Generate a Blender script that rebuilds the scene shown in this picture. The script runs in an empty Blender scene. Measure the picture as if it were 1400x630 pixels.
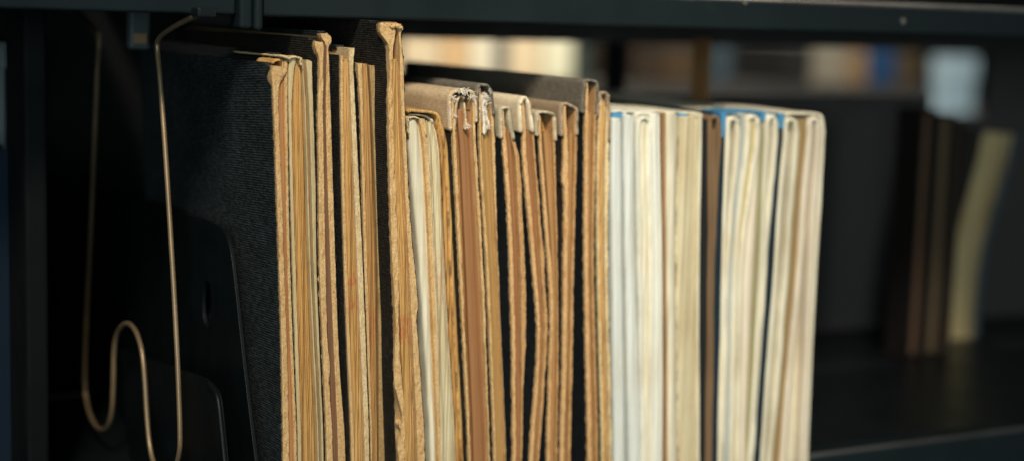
import bpy, math, random
from mathutils import Vector, Matrix, noise
random.seed(7)
S = bpy.context.scene
COL = S.collection

# ------------------------------------------------------------------ camera
F = 2205.0
PP = (700.0, 315.0)
Yc = Vector((-1200, 330, -F)).normalized()
Xc = Vector((4100, 170, -F)).normalized()
Zc = Xc.cross(Yc).normalized()
Yc = Zc.cross(Xc).normalized()
W2C = Matrix((Xc, Yc, Zc)).transposed()
C2W = W2C.transposed()
CAMZ = 0.164
_CZ = 0
def ray(x, y):
    return C2W @ Vector((x - PP[0], PP[1] - y, -F))
_d = ray(1105, 640)
CAMZ = -_d.z / _d.y * .5              # the right end of the row stands just below the frame
CAM = Vector((0, 0, CAMZ))
_d = ray(1400, 586)
EDGE = -CAMZ / _d.z * _d.y             # front edge of the lower shelf
print('CAMZ', CAMZ, 'EDGE', EDGE)
def at(x, y, Y):                      # point of the vertical plane at depth Y
    d = ray(x, y)
    return CAM + d * (Y / d.y)
def atX(x, y, X):                     # point of the plane of a given X
    d = ray(x, y)
    return CAM + d * (X / d.x)
def proj(p):
    c = W2C @ (Vector(p) - CAM)
    return PP[0] + F * c.x / -c.z, PP[1] - F * c.y / -c.z

cam = bpy.data.cameras.new('camera')
co = bpy.data.objects.new('camera', cam)
COL.objects.link(co)
co.matrix_world = Matrix.Translation(CAM) @ C2W.to_4x4()
cam.sensor_width = 36
cam.lens = F / 1400 * 36
cam.clip_start = 0.01
cam.clip_end = 100
cam.dof.use_dof = True
cam.dof.focus_distance = 0.542
cam.dof.aperture_fstop = 4.5
cam.dof.aperture_blades = 0
S.camera = co

# ------------------------------------------------------------------ materials
def nodes(name):
    m = bpy.data.materials.new(name)
    m.use_nodes = True
    nt = m.node_tree
    b = nt.nodes['Principled BSDF']
    return m, nt, b
def coords(nt, scale, rot=(0, 0, 0)):
    tc = nt.nodes.new('ShaderNodeTexCoord')
    mp = nt.nodes.new('ShaderNodeMapping')
    mp.inputs['Scale'].default_value = scale
    mp.inputs['Rotation'].default_value = rot
    nt.links.new(tc.outputs['Object'], mp.inputs['Vector'])
    return mp.outputs['Vector']
def noise_tex(nt, vec, scale, detail=4, rough=.6, dist=0):
    n = nt.nodes.new('ShaderNodeTexNoise')
    n.inputs['Scale'].default_value = scale
    n.inputs['Detail'].default_value = detail
    n.inputs['Roughness'].default_value = rough
    n.inputs['Distortion'].default_value = dist
    nt.links.new(vec, n.inputs['Vector'])
    return n.outputs['Fac']
def ramp(nt, fac, stops):
    r = nt.nodes.new('ShaderNodeValToRGB')
    while len(r.color_ramp.elements) < len(stops):
        r.color_ramp.elements.new(.5)
    for e, (p, c) in zip(r.color_ramp.elements, stops):
        e.position = p
        e.color = (*c, 1) if not isinstance(c, (int, float)) else (c, c, c, 1)
    nt.links.new(fac, r.inputs['Fac'])
    return r.outputs['Color']
def mix(nt, fac, a, b, mode='MIX'):
    n = nt.nodes.new('ShaderNodeMix')
    n.data_type = 'RGBA'
    n.blend_type = mode
    if isinstance(fac, (int, float)): n.inputs['Factor'].default_value = fac
    else: nt.links.new(fac, n.inputs['Factor'])
    for v, s in ((a, n.inputs[6]), (b, n.inputs[7])):
        if isinstance(v, tuple): s.default_value = (*v, 1)
        else: nt.links.new(v, s)
    return n.outputs[2]
def mth(nt, op, a, b=None):
    n = nt.nodes.new('ShaderNodeMath')
    n.operation = op
    for v, s in ((a, n.inputs[0]), (b, n.inputs[1])):
        if v is None: continue
        if isinstance(v, (int, float)): s.default_value = v
        else: nt.links.new(v, s)
    return n.outputs[0]
def bump(nt, b, h, strength, dist):
    n = nt.nodes.new('ShaderNodeBump')
    n.inputs['Strength'].default_value = strength
    n.inputs['Distance'].default_value = dist
    nt.links.new(h, n.inputs['Height'])
    nt.links.new(n.outputs['Normal'], b.inputs['Normal'])
def sc(c, k): return tuple(min(1, v * k) for v in c)

def m_pages(name, col, dark=.62, stain=None, fine=1.0):
    """edges of a stack of leaves: fine vertical lines, uneven toning, optional red ink marks"""
    m, nt, b = nodes(name)
    v1 = coords(nt, (3000 * fine, 60, 3))
    v2 = coords(nt, (1100 * fine, 30, 2.5))
    v3 = coords(nt, (60, 60, 22))
    f1 = noise_tex(nt, v1, 1, 3, .7)
    f2 = noise_tex(nt, v2, 1, 2, .6)
    f3 = noise_tex(nt, v3, 1, 4, .6)
    c = ramp(nt, f1, [(.36, sc(col, dark * .72)), (.5, col), (.66, sc(col, 1.2))])
    c = mix(nt, .75, c, ramp(nt, f2, [(.34, (.52, .42, .32)), (.5, (1, 1, 1))]), 'MULTIPLY')
    c = mix(nt, .7, c, ramp(nt, f3, [(.3, (.74, .62, .5)), (.62, (1, 1, 1))]), 'MULTIPLY')
    # foxing
    fx = noise_tex(nt, coords(nt, (700, 700, 420)), 1, 2, .5)
    c = mix(nt, ramp(nt, fx, [(.68, 0.0), (.78, .5)]), c, sc(col, .45))
    if stain:
        tc = nt.nodes.new('ShaderNodeTexCoord')
        sx = nt.nodes.new('ShaderNodeSeparateXYZ')
        nt.links.new(tc.outputs['Object'], sx.inputs[0])
        nz = noise_tex(nt, coords(nt, (900, 200, 420)), 1, 3, .7)
        mask = None
        for (z0, z1, st) in stain:
            zc, hw = (z0 + z1) / 2, abs(z1 - z0) / 2
            d = mth(nt, 'DIVIDE', mth(nt, 'ABSOLUTE', mth(nt, 'SUBTRACT', sx.outputs['Z'], zc)), hw)
            k = mth(nt, 'MULTIPLY', ramp(nt, d, [(.75, 1.0), (1.0, 0.0)]), st)
            mask = k if mask is None else mth(nt, 'MAXIMUM', mask, k)
        mask = mth(nt, 'MULTIPLY', mask, ramp(nt, nz, [(.42, 0.0), (.6, .6)]))
        c = mix(nt, mask, c, (.42, .07, .03))
    nt.links.new(c, b.inputs['Base Color'])
    b.inputs['Roughness'].default_value = .8
    b.inputs['Specular IOR Level'].default_value = .18
    hgt = mth(nt, 'ADD', f1, mth(nt, 'MULTIPLY', f2, .8))
    bump(nt, b, hgt, .55, .0004)
    return m

def m_board(name, col, fuzz=1.0):
    """torn pulpy cardboard edge"""
    m, nt, b = nodes(name)
    f1 = noise_tex(nt, coords(nt, (2600, 2600, 1200)), 1, 4, .65)
    f2 = noise_tex(nt, coords(nt, (260, 260, 120)), 1, 4, .65)
    c = ramp(nt, f1, [(.30, sc(col, .62)), (.47, col), (.66, sc(col, 1.22))])
    c = mix(nt, .8, c, ramp(nt, f2, [(.30, (.74, .62, .48)), (.55, (1, 1, 1))]), 'MULTIPLY')
    nt.links.new(c, b.inputs['Base Color'])
    b.inputs['Roughness'].default_value = .9
    b.inputs['Specular IOR Level'].default_value = .1
    bump(nt, b, f1, (.62 * fuzz), .0005)
    return m

def m_cloth(name, col, hi, pitch=.0008, grid=.5, bumpk=.8, rough=.62, spec=.35, rot=0.0, wl=.45):
    """woven book cloth on a face that looks along X"""
    m, nt, b = nodes(name)
    k = 1.0 / pitch
    v = coords(nt, (0.0001, k * .18, k), (rot, 0, 0))
    rows = noise_tex(nt, v, 1.0, 3, .7)
    cols_ = noise_tex(nt, coords(nt, (.0001, k, k * .2), (rot, 0, 0)), 1.0, 3, .7)
    tc = nt.nodes.new('ShaderNodeTexCoord')
    sx = nt.nodes.new('ShaderNodeSeparateXYZ')
    mp = nt.nodes.new('ShaderNodeMapping')
    mp.inputs['Rotation'].default_value = (rot, 0, 0)
    nt.links.new(tc.outputs['Object'], mp.inputs['Vector'])
    nt.links.new(mp.outputs['Vector'], sx.inputs[0])
    wz = mth(nt, 'ADD', mth(nt, 'MULTIPLY', mth(nt, 'SINE', mth(nt, 'MULTIPLY', sx.outputs['Z'], 6.2832 * k)), .5), .5)
    wy = mth(nt, 'ADD', mth(nt, 'MULTIPLY', mth(nt, 'SINE', mth(nt, 'MULTIPLY', sx.outputs['Y'], 6.2832 * k)), .5), .5)
    w = mth(nt, 'ADD', mth(nt, 'MULTIPLY', wz, 1 - grid), mth(nt, 'MULTIPLY', wy, grid))
    n = mth(nt, 'ADD', mth(nt, 'MULTIPLY', rows, 1 - grid), mth(nt, 'MULTIPLY', cols_, grid))
    h = mth(nt, 'MULTIPLY', mth(nt, 'ADD', mth(nt, 'MULTIPLY', w, .55 * (.45 + grid)), .95 - .55 * (.45 + grid)), mth(nt, 'MULTIPLY', n, 2.0))
    worn = noise_tex(nt, coords(nt, (90, 60, 90)), 1, 5, .65)
    c = ramp(nt, h, [(.35, sc(col, .6)), (.7, col), (1.0, hi)])
    c = mix(nt, .6, c, ramp(nt, worn, [(.35, wl), (.65, 1.0)]), 'MULTIPLY')
    nt.links.new(c, b.inputs['Base Color'])
    b.inputs['Roughness'].default_value = rough
    b.inputs['Specular IOR Level'].default_value = spec
    bump(nt, b, h, bumpk, .0004)
    return m

def m_paper(name, col, var=.12, rough=.75, streak=True, fine=1.0):
    m, nt, b = nodes(name)
    f1 = noise_tex(nt, coords(nt, (900 * fine, 40, 12) if streak else (400, 400, 400)), 1, 3, .6)
    f2 = noise_tex(nt, coords(nt, (50, 50, 30)), 1, 4, .6)
    c = ramp(nt, f1, [(.3, sc(col, 1 - 2.2 * var)), (.6, col)])
    c = mix(nt, .7, c, ramp(nt, f2, [(.3, (1 - 1.5 * var, 1 - 2 * var, 1 - 2.8 * var)), (.6, (1, 1, 1))]), 'MULTIPLY')
    nt.links.new(c, b.inputs['Base Color'])
    b.inputs['Roughness'].default_value = rough
    b.inputs['Specular IOR Level'].default_value = .25
    bump(nt, b, f1, .35, .0003)
    return m

def m_steel(name, col, rough=.45, metal=0.0, spec=.5, speck=True):
    m, nt, b = nodes(name)
    f = noise_tex(nt, coords(nt, (40, 40, 40)), 1, 5, .65)
    f2 = noise_tex(nt, coords(nt, (1600, 1600, 1600)), 1, 2, .5)
    c = mix(nt, .5, col, ramp(nt, f, [(.3, sc(col, .6)), (.7, sc(col, 1.3))]))
    scr = noise_tex(nt, coords(nt, (30, 500, 60), (.5, 0, 0)), 1, 3, .7)
    c = mix(nt, ramp(nt, scr, [(.66, 0.0), (.74, .35)]), c, sc(col, 3.5))
    if speck:
        c = mix(nt, ramp(nt, noise_tex(nt, coords(nt, (800, 800, 800)), 1, 1, .4), [(.82, 0.0), (.86, .35)]), c, (.2, .22, .22))
    nt.links.new(c, b.inputs['Base Color'])
    nt.links.new(ramp(nt, f, [(.3, rough * .8), (.7, min(1, rough * 1.25))]), b.inputs['Roughness'])
    b.inputs['Metallic'].default_value = metal
    b.inputs['Specular IOR Level'].default_value = spec
    bump(nt, b, f2, .12, .0003)
    return m

TAN = (.66, .41, .15)
M = {}
M['page_tan'] = m_pages('tan page edges', (.57, .325, .11))
M['page_gold'] = m_pages('golden page edges', (.60, .37, .135))
M['page_brown'] = m_pages('brown page edges', (.42, .235, .09), fine=.8)
M['page_rust'] = m_paper('rust brown endpaper', (.31, .145, .058), .06)
M['page_must'] = m_paper('mustard endpaper', (.40, .24, .082), .06)
M['page_soft'] = m_paper('brown endpaper', (.40, .215, .08), .08)
M['umber'] = m_paper('umber brown leaf', (.22, .135, .07), .1)
M['page_ivory'] = m_pages('ivory page edges', (.72, .64, .42), dark=.75)
M['board'] = m_board('torn tan cardboard', (.60, .39, .18))
M['board_pale'] = m_board('pale cardboard', (.62, .47, .26), .7)
M['board_or'] = m_board('orange brown cardboard', (.60, .37, .17), .8)
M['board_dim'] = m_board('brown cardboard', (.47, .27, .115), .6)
M['endpaper'] = m_paper('orange endpaper', (.46, .215, .08))
M['endred'] = m_paper('dark red endpaper', (.20, .10, .05))
M['pale_cover'] = m_paper('greyish paper cover', (.60, .465, .25), .12)
M['cloth_line'] = m_cloth('black ribbed cloth', (.013, .0175, .0185), (.050, .060, .062), .00085, .18, .8, .75, .15, rot=.06)
M['cloth_grid'] = m_cloth('black woven cloth', (.008, .009, .010), (.085, .070, .046), .00075, .5, .8, .75, .15)
M['cloth_dark'] = m_cloth('plain black cloth', (.008, .011, .012), (.03, .034, .036), .0007, .4, .6, .7, .2)
M['cloth_brown'] = m_cloth('dark brown cloth', (.035, .024, .016), (.07, .05, .035), .0008, .5, .6)
M['tape_tan'] = m_cloth('tan linen tape', (.56, .40, .23), (.80, .64, .44), .00055, .5, .35, .8, .15, wl=.78)
M['tape_cream'] = m_cloth('cream linen tape', (.74, .61, .40), (.88, .78, .58), .00055, .5, .35, .8, .15, wl=.78)
M['tape_grey'] = m_cloth('dark grey tape', (.14, .12, .09), (.30, .26, .20), .0007, .5, .5, .7, .2, wl=.78)
M['tape_olive'] = m_cloth('olive grey tape', (.46, .38, .24), (.66, .57, .40), .00055, .5, .35, .8, .15, wl=.78)
M['tape_brown'] = m_cloth('brown linen tape', (.32, .225, .14), (.50, .37, .24), .00055, .5, .35, .8, .15, wl=.78)
M['white'] = m_paper('white paper', (.78, .77, .66), .11)
M['bluewhite'] = m_paper('cool white paper', (.67, .69, .635), .09)
M['ivory'] = m_paper('ivory paper', (.79, .73, .55), .13)
M['cream'] = m_paper('cream paper', (.86, .79, .60), .13)
M['creamdk'] = m_paper('tan and loop shade paper', (.36, .245, .11), .12)  # tan leaf too; inside the loops, hollow shade put into the colour
M['peach'] = m_paper('peach paper', (.85, .74, .57), .1)
M['greyblue'] = m_paper('grey blue paper', (.42, .46, .44), .08)
M['green'] = m_paper('dull green paper', (.36, .33, .18), .1)
M['blue'] = m_paper('bright blue cover', (.075, .27, .46), .05, .5)
M['navy'] = m_paper('navy cover', (.005, .019, .032), .1, .6)  # own colour on the dark folder; on blue covers, painted shade
M['blackp'] = m_paper('black paper', (.012, .013, .013), .1)
M['redbr'] = m_paper('reddish brown cover', (.33, .19, .085), .1)
M['yellow'] = m_paper('yellow paper', (.66, .54, .24), .08)
M['lip'] = m_steel('dark enamelled steel', (.0070, .0125, .0140), .65, spec=.16)
M['lipleft'] = m_steel('dark blue enamelled steel', (.0055, .0110, .0130), .65, spec=.16)
M['shelfdk'] = m_steel('black enamelled steel', (.008, .0105, .0115), .34, spec=.25, speck=False)
M['panel'] = m_steel('charcoal enamelled steel', (.036, .034, .030), .6, speck=False)
M['post'] = m_steel('grey enamelled steel post', (.0030, .0042, .0046), .75, spec=.18)
M['plate'] = m_steel('black gloss steel', (.0035, .006, .0065), .42, spec=.2, speck=False)
M['wire'] = m_steel('tarnished brass wire', (.31, .215, .12), .40, .5, speck=False)
M['bead'] = m_steel('steel edge highlight', (.16, .145, .13), .4, .6)  # light caught on the rolled lip, painted as a lighter colour
M['fardark'] = m_steel('near black steel', (.008, .009, .009), .7, spec=.15, speck=False)
M['lowbead'] = m_steel('dark steel edge highlight', (.06, .06, .058), .45, .4, spec=.3, speck=False)  # lit rim of the lower shelf, painted as a lighter colour
M['screw'] = m_steel('steel screw head', (.20, .18, .14), .4, .9, speck=False)
M['fluff'] = m_paper('frayed cotton', (.84, .76, .62), .06, .9, False)

# ------------------------------------------------------------------ object helpers
def link(o, parent=None):
    COL.objects.link(o)
    if parent is not None: o.parent = parent
    return o
ORG = {}
def thing(name, label, cat, loc, group=None):
    o = bpy.data.objects.new(name, None)
    o.empty_display_size = .01
    o.location = loc
    o['label'] = label
    o['category'] = cat
    if group: o['group'] = group
    link(o)
    ORG[o] = Vector(loc)
    return o
def mesh(name, verts, faces, mat, parent=None, smooth=False, label=None, org=None):
    me = bpy.data.meshes.new(name)
    off = ORG.get(parent, Vector((0, 0, 0))) if org is None else Vector(org)
    me.from_pydata([Vector(v) - off for v in verts], [], faces)
    me.materials.append(mat)
    if smooth: me.polygons.foreach_set('use_smooth', [True] * len(me.polygons))
    me.update()
    import bmesh
    bm = bmesh.new(); bm.from_mesh(me)
    bmesh.ops.recalc_face_normals(bm, faces=bm.faces)
    bm.to_mesh(me); bm.free()
    o = bpy.data.objects.new(name, me)
    link(o, parent)
    if parent is not None: ORG[o] = off
    elif org is not None: o.location = off
    if label: o['label'] = label
    return o
def N(x, y=0, z=0): return noise.noise(Vector((x, y, z)))
def fbm(x, y=0, z=0, o=3):
    a, f, s = 1, 1, 0
    for i in range(o):
        s += a * N(x * f, y * f + i * 7.3, z * f); a *= .55; f *= 2.1
    return s

def curve(pts):
    pts = sorted(pts)
    ys = [p[0] for p in pts]; xs = [p[1] for p in pts]
    n = len(ys)
    def slope(i):
        if n == 1: return 0
        if i == 0: return (xs[1] - xs[0]) / (ys[1] - ys[0])
        if i == n - 1: return (xs[-1] - xs[-2]) / (ys[-1] - ys[-2])
        return (xs[i + 1] - xs[i - 1]) / (ys[i + 1] - ys[i - 1])
    m = [slope(i) for i in range(n)]
    def f(y):
        if y <= ys[0]: return xs[0] + m[0] * (y - ys[0]) * .3
        if y >= ys[-1]: return xs[-1] + m[-1] * (y - ys[-1]) * .5
        for i in range(n - 1):
            if y <= ys[i + 1]:
                h = ys[i + 1] - ys[i]; t = (y - ys[i]) / h
                return ((2 * t**3 - 3 * t**2 + 1) * xs[i] + (t**3 - 2 * t**2 + t) * h * m[i]
                        + (-2 * t**3 + 3 * t**2) * xs[i + 1] + (t**3 - t**2) * h * m[i + 1])
    return f
def P3(ys, xs): return list(zip(ys, xs))

DEPTH = .155
def row_points(f, ytop, n, Y, ybot=None):
    """n+1 points down an edge given in photo pixels, on the plane at depth Y, ending on the shelf (z=0)"""
    if ybot: return [at(f(ytop + (ybot - ytop) * j / n), ytop + (ybot - ytop) * j / n, Y) for j in range(n + 1)]
    pb = at(f(640), 640, Y)
    yb = 640
    for _ in range(4):
        pb = at(f(yb), yb, Y)
        yb += pb.z / .00025
    out = []
    for j in range(n + 1):
        y = ytop + (yb - ytop) * j / n
        p = at(f(y), y, Y)
        out.append(p)
    out[-1].z = 0
    return out

def slab(name, mat, parent, L, R, top, Yf, cols=3, rag=(.0, .0), ry=.0, pages=0.0, depth=DEPTH, step=1.7,
         recess=0.0, topn=0.0, seed=0, smooth=False, org=None, arch=0.0, label=None, LS=None, RS=None, ybot=None, bow=0.0):
    """a standing board or block of leaves: its front outline follows two edges, its sides run back along the depth"""
    Y0 = Yf + recess
    fl, fr = curve(L), curve(R)
    n = max(4, int(((ybot or 650) - min(top)) / step))
    A = row_points(fl, top[0], n, Y0, ybot)
    B = row_points(fr, top[1], n, Y0, ybot)
    A2 = row_points(curve(LS), top[0], n, Y0) if LS else A
    B2 = row_points(curve(RS), top[1], n, Y0) if RS else B
    po = [random.uniform(-1, 1) * pages for _ in range(cols + 1)]
    us = (.012, .055, .15, .4, 1.0)
    verts, ring = [], []
    A = [p.copy() for p in A]; B = [p.copy() for p in B]
    la, lb = A2[0].copy(), A2[-1].copy(); ra, rb = B2[0].copy(), B2[-1].copy()
    for j in range(n + 1):
        a, b = A[j], B[j]
        q = []
        for c in range(cols + 1):
            t = c / cols
            p = a.lerp(b, t)
            s = seed * 13.7
            zz = p.z
            if j > 0:
                p.y += ry * .30 * fbm(zz * 300 + s, t * 3.1 + s, 0) + po[c] + bow * (max(0, t - .3) / .7)**2 + bow * .25 * (max(0, .3 - t) / .3)**2 + pages * .8 * N(zz * 25, t * 5 + s)
            if c == 0: p.x += rag[0] * .25 * (.6 * fbm(zz * 110 + s, 1.7 + s, 0, 3) + .55 * fbm(zz * 900 + s, 4.7 + s, 0, 2))
            elif c == cols: p.x += rag[1] * .25 * (.6 * fbm(zz * 110 + s, 9.1 + s, 0, 3) + .55 * fbm(zz * 900 + s, 6.1 + s, 0, 2))
            if j == 0:
                p.z += topn * fbm(t * 4 + s, s, 2.2)
                p.z += arch * (1 - (2 * t - 1)**2) if arch else 0
            elif arch and p.z > A[0].z:
                pass
            q.append(p)
        tj = j / n
        lin_l = la.lerp(lb, tj).x; lin_r = ra.lerp(rb, tj).x
        for u in us:
            k = min(1, u * 2.2)
            bx_ = b.x if u < .05 else B2[j].x
            q.append(Vector((bx_ + (lin_r - bx_) * k, Y0 + depth * u, q[cols].z if u < .1 else b.z)))
        for u in reversed(us):
            k = min(1, u * 2.2)
            ax_ = a.x if u < .05 else A2[j].x
            q.append(Vector((ax_ + (lin_l - ax_) * k, Y0 + depth * u, q[0].z if u < .1 else a.z)))
        ring = len(q)
        verts += q
    faces = []
    for j in range(n):
        for c in range(ring):
            c2 = (c + 1) % ring
            faces.append((j * ring + c, j * ring + c2, (j + 1) * ring + c2, (j + 1) * ring + c))
    faces.append(tuple(range(ring)))
    faces.append(tuple(n * ring + c for c in reversed(range(ring))))
    return mesh(name, verts, faces, mat, parent, smooth, label, org)

def cloth(mat, parent, E, top, Yf, side=-1, off=.00035, thick=.00028, rec=.0007, recn=.0007, depth=DEPTH, step=1.7,
          seed=0, org=None, bite=None, zlow=0.0, cap=None, capy=.008):
    """the cloth glued on the outer face of a board; its front edge is worn back unevenly"""
    f = curve(E)
    n = int((650 - top) / step)
    A = row_points(f, top, n, Yf)
    us = (0, .02, .055, .15, .4, .7, 1.0)
    verts = []
    a0, a1 = A[0], A[-1]
    for j, a in enumerate(A):
        tj = j / n
        lin = a0.lerp(a1, tj).x
        r = rec + recn * fbm(a.z * 380 + seed * 3.3, seed, 0, 4)
        if bite:
            yy = proj(a)[1]
            for (b0, b1, amt) in bite:
                if b0 < yy < b1: r += amt * math.sin(math.pi * (yy - b0) / (b1 - b0))
        r = max(r, .0001)
        row = []
        for k, u in enumerate(us):
            kk = min(1, u * 2.2)
            y = Yf + r + (depth - r) * u
            x = a.x + (lin - a.x) * kk + side * off
            row.append(Vector((x + side * thick, y, a.z)))
        for k, u in reversed(list(enumerate(us))):
            p = row[k].copy(); p.x -= side * thick
            row.append(p)
        verts += row
    ring = len(us) * 2
    faces = []
    for j in range(n):
        for c in range(ring):
            c2 = (c + 1) % ring
            faces.append((j * ring + c, j * ring + c2, (j + 1) * ring + c2, (j + 1) * ring + c))
    faces.append(tuple(range(ring)))
    faces.append(tuple(n * ring + c for c in reversed(range(ring))))
    if cap:
        pa, pb = at(cap[0], top, Yf), at(cap[1], top, Yf)
        zt = max(pa.z, pb.z) + .0002
        xa_, xb_2 = min(pa.x, A[0].x + side * off) - .0002, max(pb.x, A[0].x) + .0002
        k0 = len(verts)
        NY = 16
        for i in range(NY + 1):
            y = Yf + capy + (depth - capy) * i / NY
            w = .00025 * fbm(i * .7 + seed, seed)
            ed = .0012 * N(seed * 3.1, 1.7) if i == 0 else 0
            for (xx, zz, e_) in ((xa_, zt - .0012, 0), (xa_, zt + .0005 + w, ed), (xb_2, zt + .0005 + w * .5, -ed), (xb_2, zt - .0012, 0)):
                verts.append(Vector((xx, y + e_, zz)))
        for i in range(NY):
            for c in range(4):
                c2 = (c + 1) % 4
                a_ = k0 + i * 4
                faces.append((a_ + c, a_ + c2, a_ + 4 + c2, a_ + 4 + c))
        faces.append((k0, k0 + 1, k0 + 2, k0 + 3))
        faces.append((k0 + NY * 4 + 3, k0 + NY * 4 + 2, k0 + NY * 4 + 1, k0 + NY * 4))
    return mesh('cover_cloth', verts, faces, mat, parent, False, org=org)

def smooth_path(pts, sub=4):
    out = []
    n = len(pts)
    for i in range(n - 1):
        p0 = pts[max(i - 1, 0)]; p1 = pts[i]; p2 = pts[i + 1]; p3 = pts[min(i + 2, n - 1)]
        for k in range(sub):
            t = k / sub
            out.append(0.5 * ((2 * p1) + (p2 - p0) * t + (2 * p0 - 5 * p1 + 4 * p2 - p3) * t * t + (3 * p1 - p0 - 3 * p2 + p3) * t**3))
    out.append(pts[-1])
    return out

def sheet(name, mat, parent, prof, Yf, thick, depth=DEPTH, ry=.0003, nz=.00012, seed=0, sub=4, org=None, label=None, down=False,
          drop=0.0, ny=14, round_=True):
    """a bent sheet (tape, folded leaf, cover): profile in photo pixels on the front plane, run back along the depth"""
    pts = [at(x, y, Yf) for (x, y) in prof]
    if down == True:
        pts[0] = Vector((at(*prof[0], Yf).x, Yf, 0)); pts[-1] = Vector((at(*prof[-1], Yf).x, Yf, 0))
    path = smooth_path(pts, sub) if round_ else pts
    n = len(path)
    # inward normals in XZ
    nor = []
    for i in range(n):
        d = path[min(i + 1, n - 1)] - path[max(i - 1, 0)]
        v = Vector((d.z, 0, -d.x))
        nor.append(v.normalized() if v.length > 1e-9 else Vector((1, 0, 0)))
    verts = []
    vs = [((k / ny)**1.6) for k in range(ny + 1)]
    for layer in (0, 1):
        for i in range(n):
            for k, v in enumerate(vs):
                r = ry * fbm(i * .35 + seed * 5.1, seed * 2.2, 0, 3) if k == 0 else 0
                p = path[i] + nor[i] * (thick * layer)
                wob = nz * fbm(i * .22 + seed, v * 9 + seed, seed)
                p = p + nor[i] * wob
                p.y += r + depth * v
                p.z -= drop * v
                if p.z < 0: p.z = 0
                verts.append(p)
    m_ = ny + 1
    base = n * m_
    faces = []
    for i in range(n - 1):
        for k in range(ny):
            a = i * m_ + k
            faces.append((a, a + 1, a + m_ + 1, a + m_))
            faces.append((base + a, base + a + m_, base + a + m_ + 1, base + a + 1))
        faces.append((i * m_, (i + 1) * m_, base + (i + 1) * m_, base + i * m_))
        faces.append((i * m_ + ny, base + i * m_ + ny, base + (i + 1) * m_ + ny, (i + 1) * m_ + ny))
    for k in range(ny):
        for i in (0, n - 1):
            a = i * m_ + k
            faces.append((a, base + a, base + a + 1, a + 1))
    return mesh(name, verts, faces, mat, parent, True, label, org)

def box(name, mat, parent, lo, hi, bev=0.0, org=None, label=None):
    x0, y0, z0 = lo; x1, y1, z1 = hi
    v = [(x0, y0, z0), (x1, y0, z0), (x1, y1, z0), (x0, y1, z0), (x0, y0, z1), (x1, y0, z1), (x1, y1, z1), (x0, y1, z1)]
    f = [(0, 3, 2, 1), (4, 5, 6, 7), (0, 1, 5, 4), (1, 2, 6, 5), (2, 3, 7, 6), (3, 0, 4, 7)]
    o = mesh(name, v, f, mat, parent, False, label, org)
    if bev:
        b = o.modifiers.new('bevel', 'BEVEL'); b.width = bev; b.segments = 3; b.limit_method = 'NONE'
    return o

def tube(name, mat, parent, path, r, seg=12, org=None, taper=None):
    verts, faces = [], []
    n = len(path)
    up = Vector((1, 0, 0))
    for i, p in enumerate(path):
        d = (path[min(i + 1, n - 1)] - path[max(i - 1, 0)]).normalized()
        a = up - d * up.dot(d)
        if a.length < 1e-4: a = Vector((0, 1, 0)) - d * d.y
        a.normalize()
        b = d.cross(a)
        rr = r * (taper(i / (n - 1)) if taper else 1)
        for k in range(seg):
            t = 2 * math.pi * k / seg
            verts.append(p + (a * math.cos(t) + b * math.sin(t)) * rr)
    for i in range(n - 1):
        for k in range(seg):
            k2 = (k + 1) % seg
            faces.append((i * seg + k, i * seg + k2, (i + 1) * seg + k2, (i + 1) * seg + k))
    faces.append(tuple(range(seg)))
    faces.append(tuple((n - 1) * seg + k for k in reversed(range(seg))))
    return mesh(name, verts, faces, mat, parent, True, org=org)

def threads(parent, spots, seed, name='frayed_threads', rad=.00013):
    """short loose cotton fibres, one mesh"""
    rnd = random.Random(seed)
    V, Fc = [], []
    for (x, y, Y, cnt, ln) in spots:
        for _ in range(cnt):
            p = at(x + rnd.uniform(-2.5, 2.5), y + rnd.uniform(-2.5, 2.5), Y - rnd.uniform(0, .0006))
            d = Vector((rnd.uniform(-1, 1), rnd.uniform(-.8, .1), rnd.uniform(-.9, .8))).normalized()
            cur = Vector((rnd.uniform(-1, 1), rnd.uniform(-1, 0), rnd.uniform(-1, .3))) * .5
            L = ln * rnd.uniform(.5, 1.2)
            path = [p + d * (L * k / 4) + cur * (L * (k / 4)**2) for k in range(5)]
            base = len(V)
            for i, q in enumerate(path):
                r = rad * (1 - .12 * i)
                for k in range(5):
                    t = 2 * math.pi * k / 5
                    V.append(q + Vector((math.cos(t) * r, math.sin(t) * r * .7, math.sin(t + .6) * r)))
            for i in range(4):
                for k in range(5):
                    k2 = (k + 1) % 5
                    Fc.append((base + i * 5 + k, base + i * 5 + k2, base + (i + 1) * 5 + k2, base + (i + 1) * 5 + k))
    return mesh(name, V, Fc, M['fluff'], parent, True)

# ------------------------------------------------------------------ the front row of books
YS = (155, 365, 585)
BG = 'worn cloth bound books in the front row'
TG = 'books with linen tape folded over the top'
def book(label, x, Yf, group, name='old_book', cat='book'):
    p = at(x, 640, Yf)
    return thing(name, label, cat, (p.x, Yf, 0), group)

def zpx(x, y, Y): return at(x, y, Y).z

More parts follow.
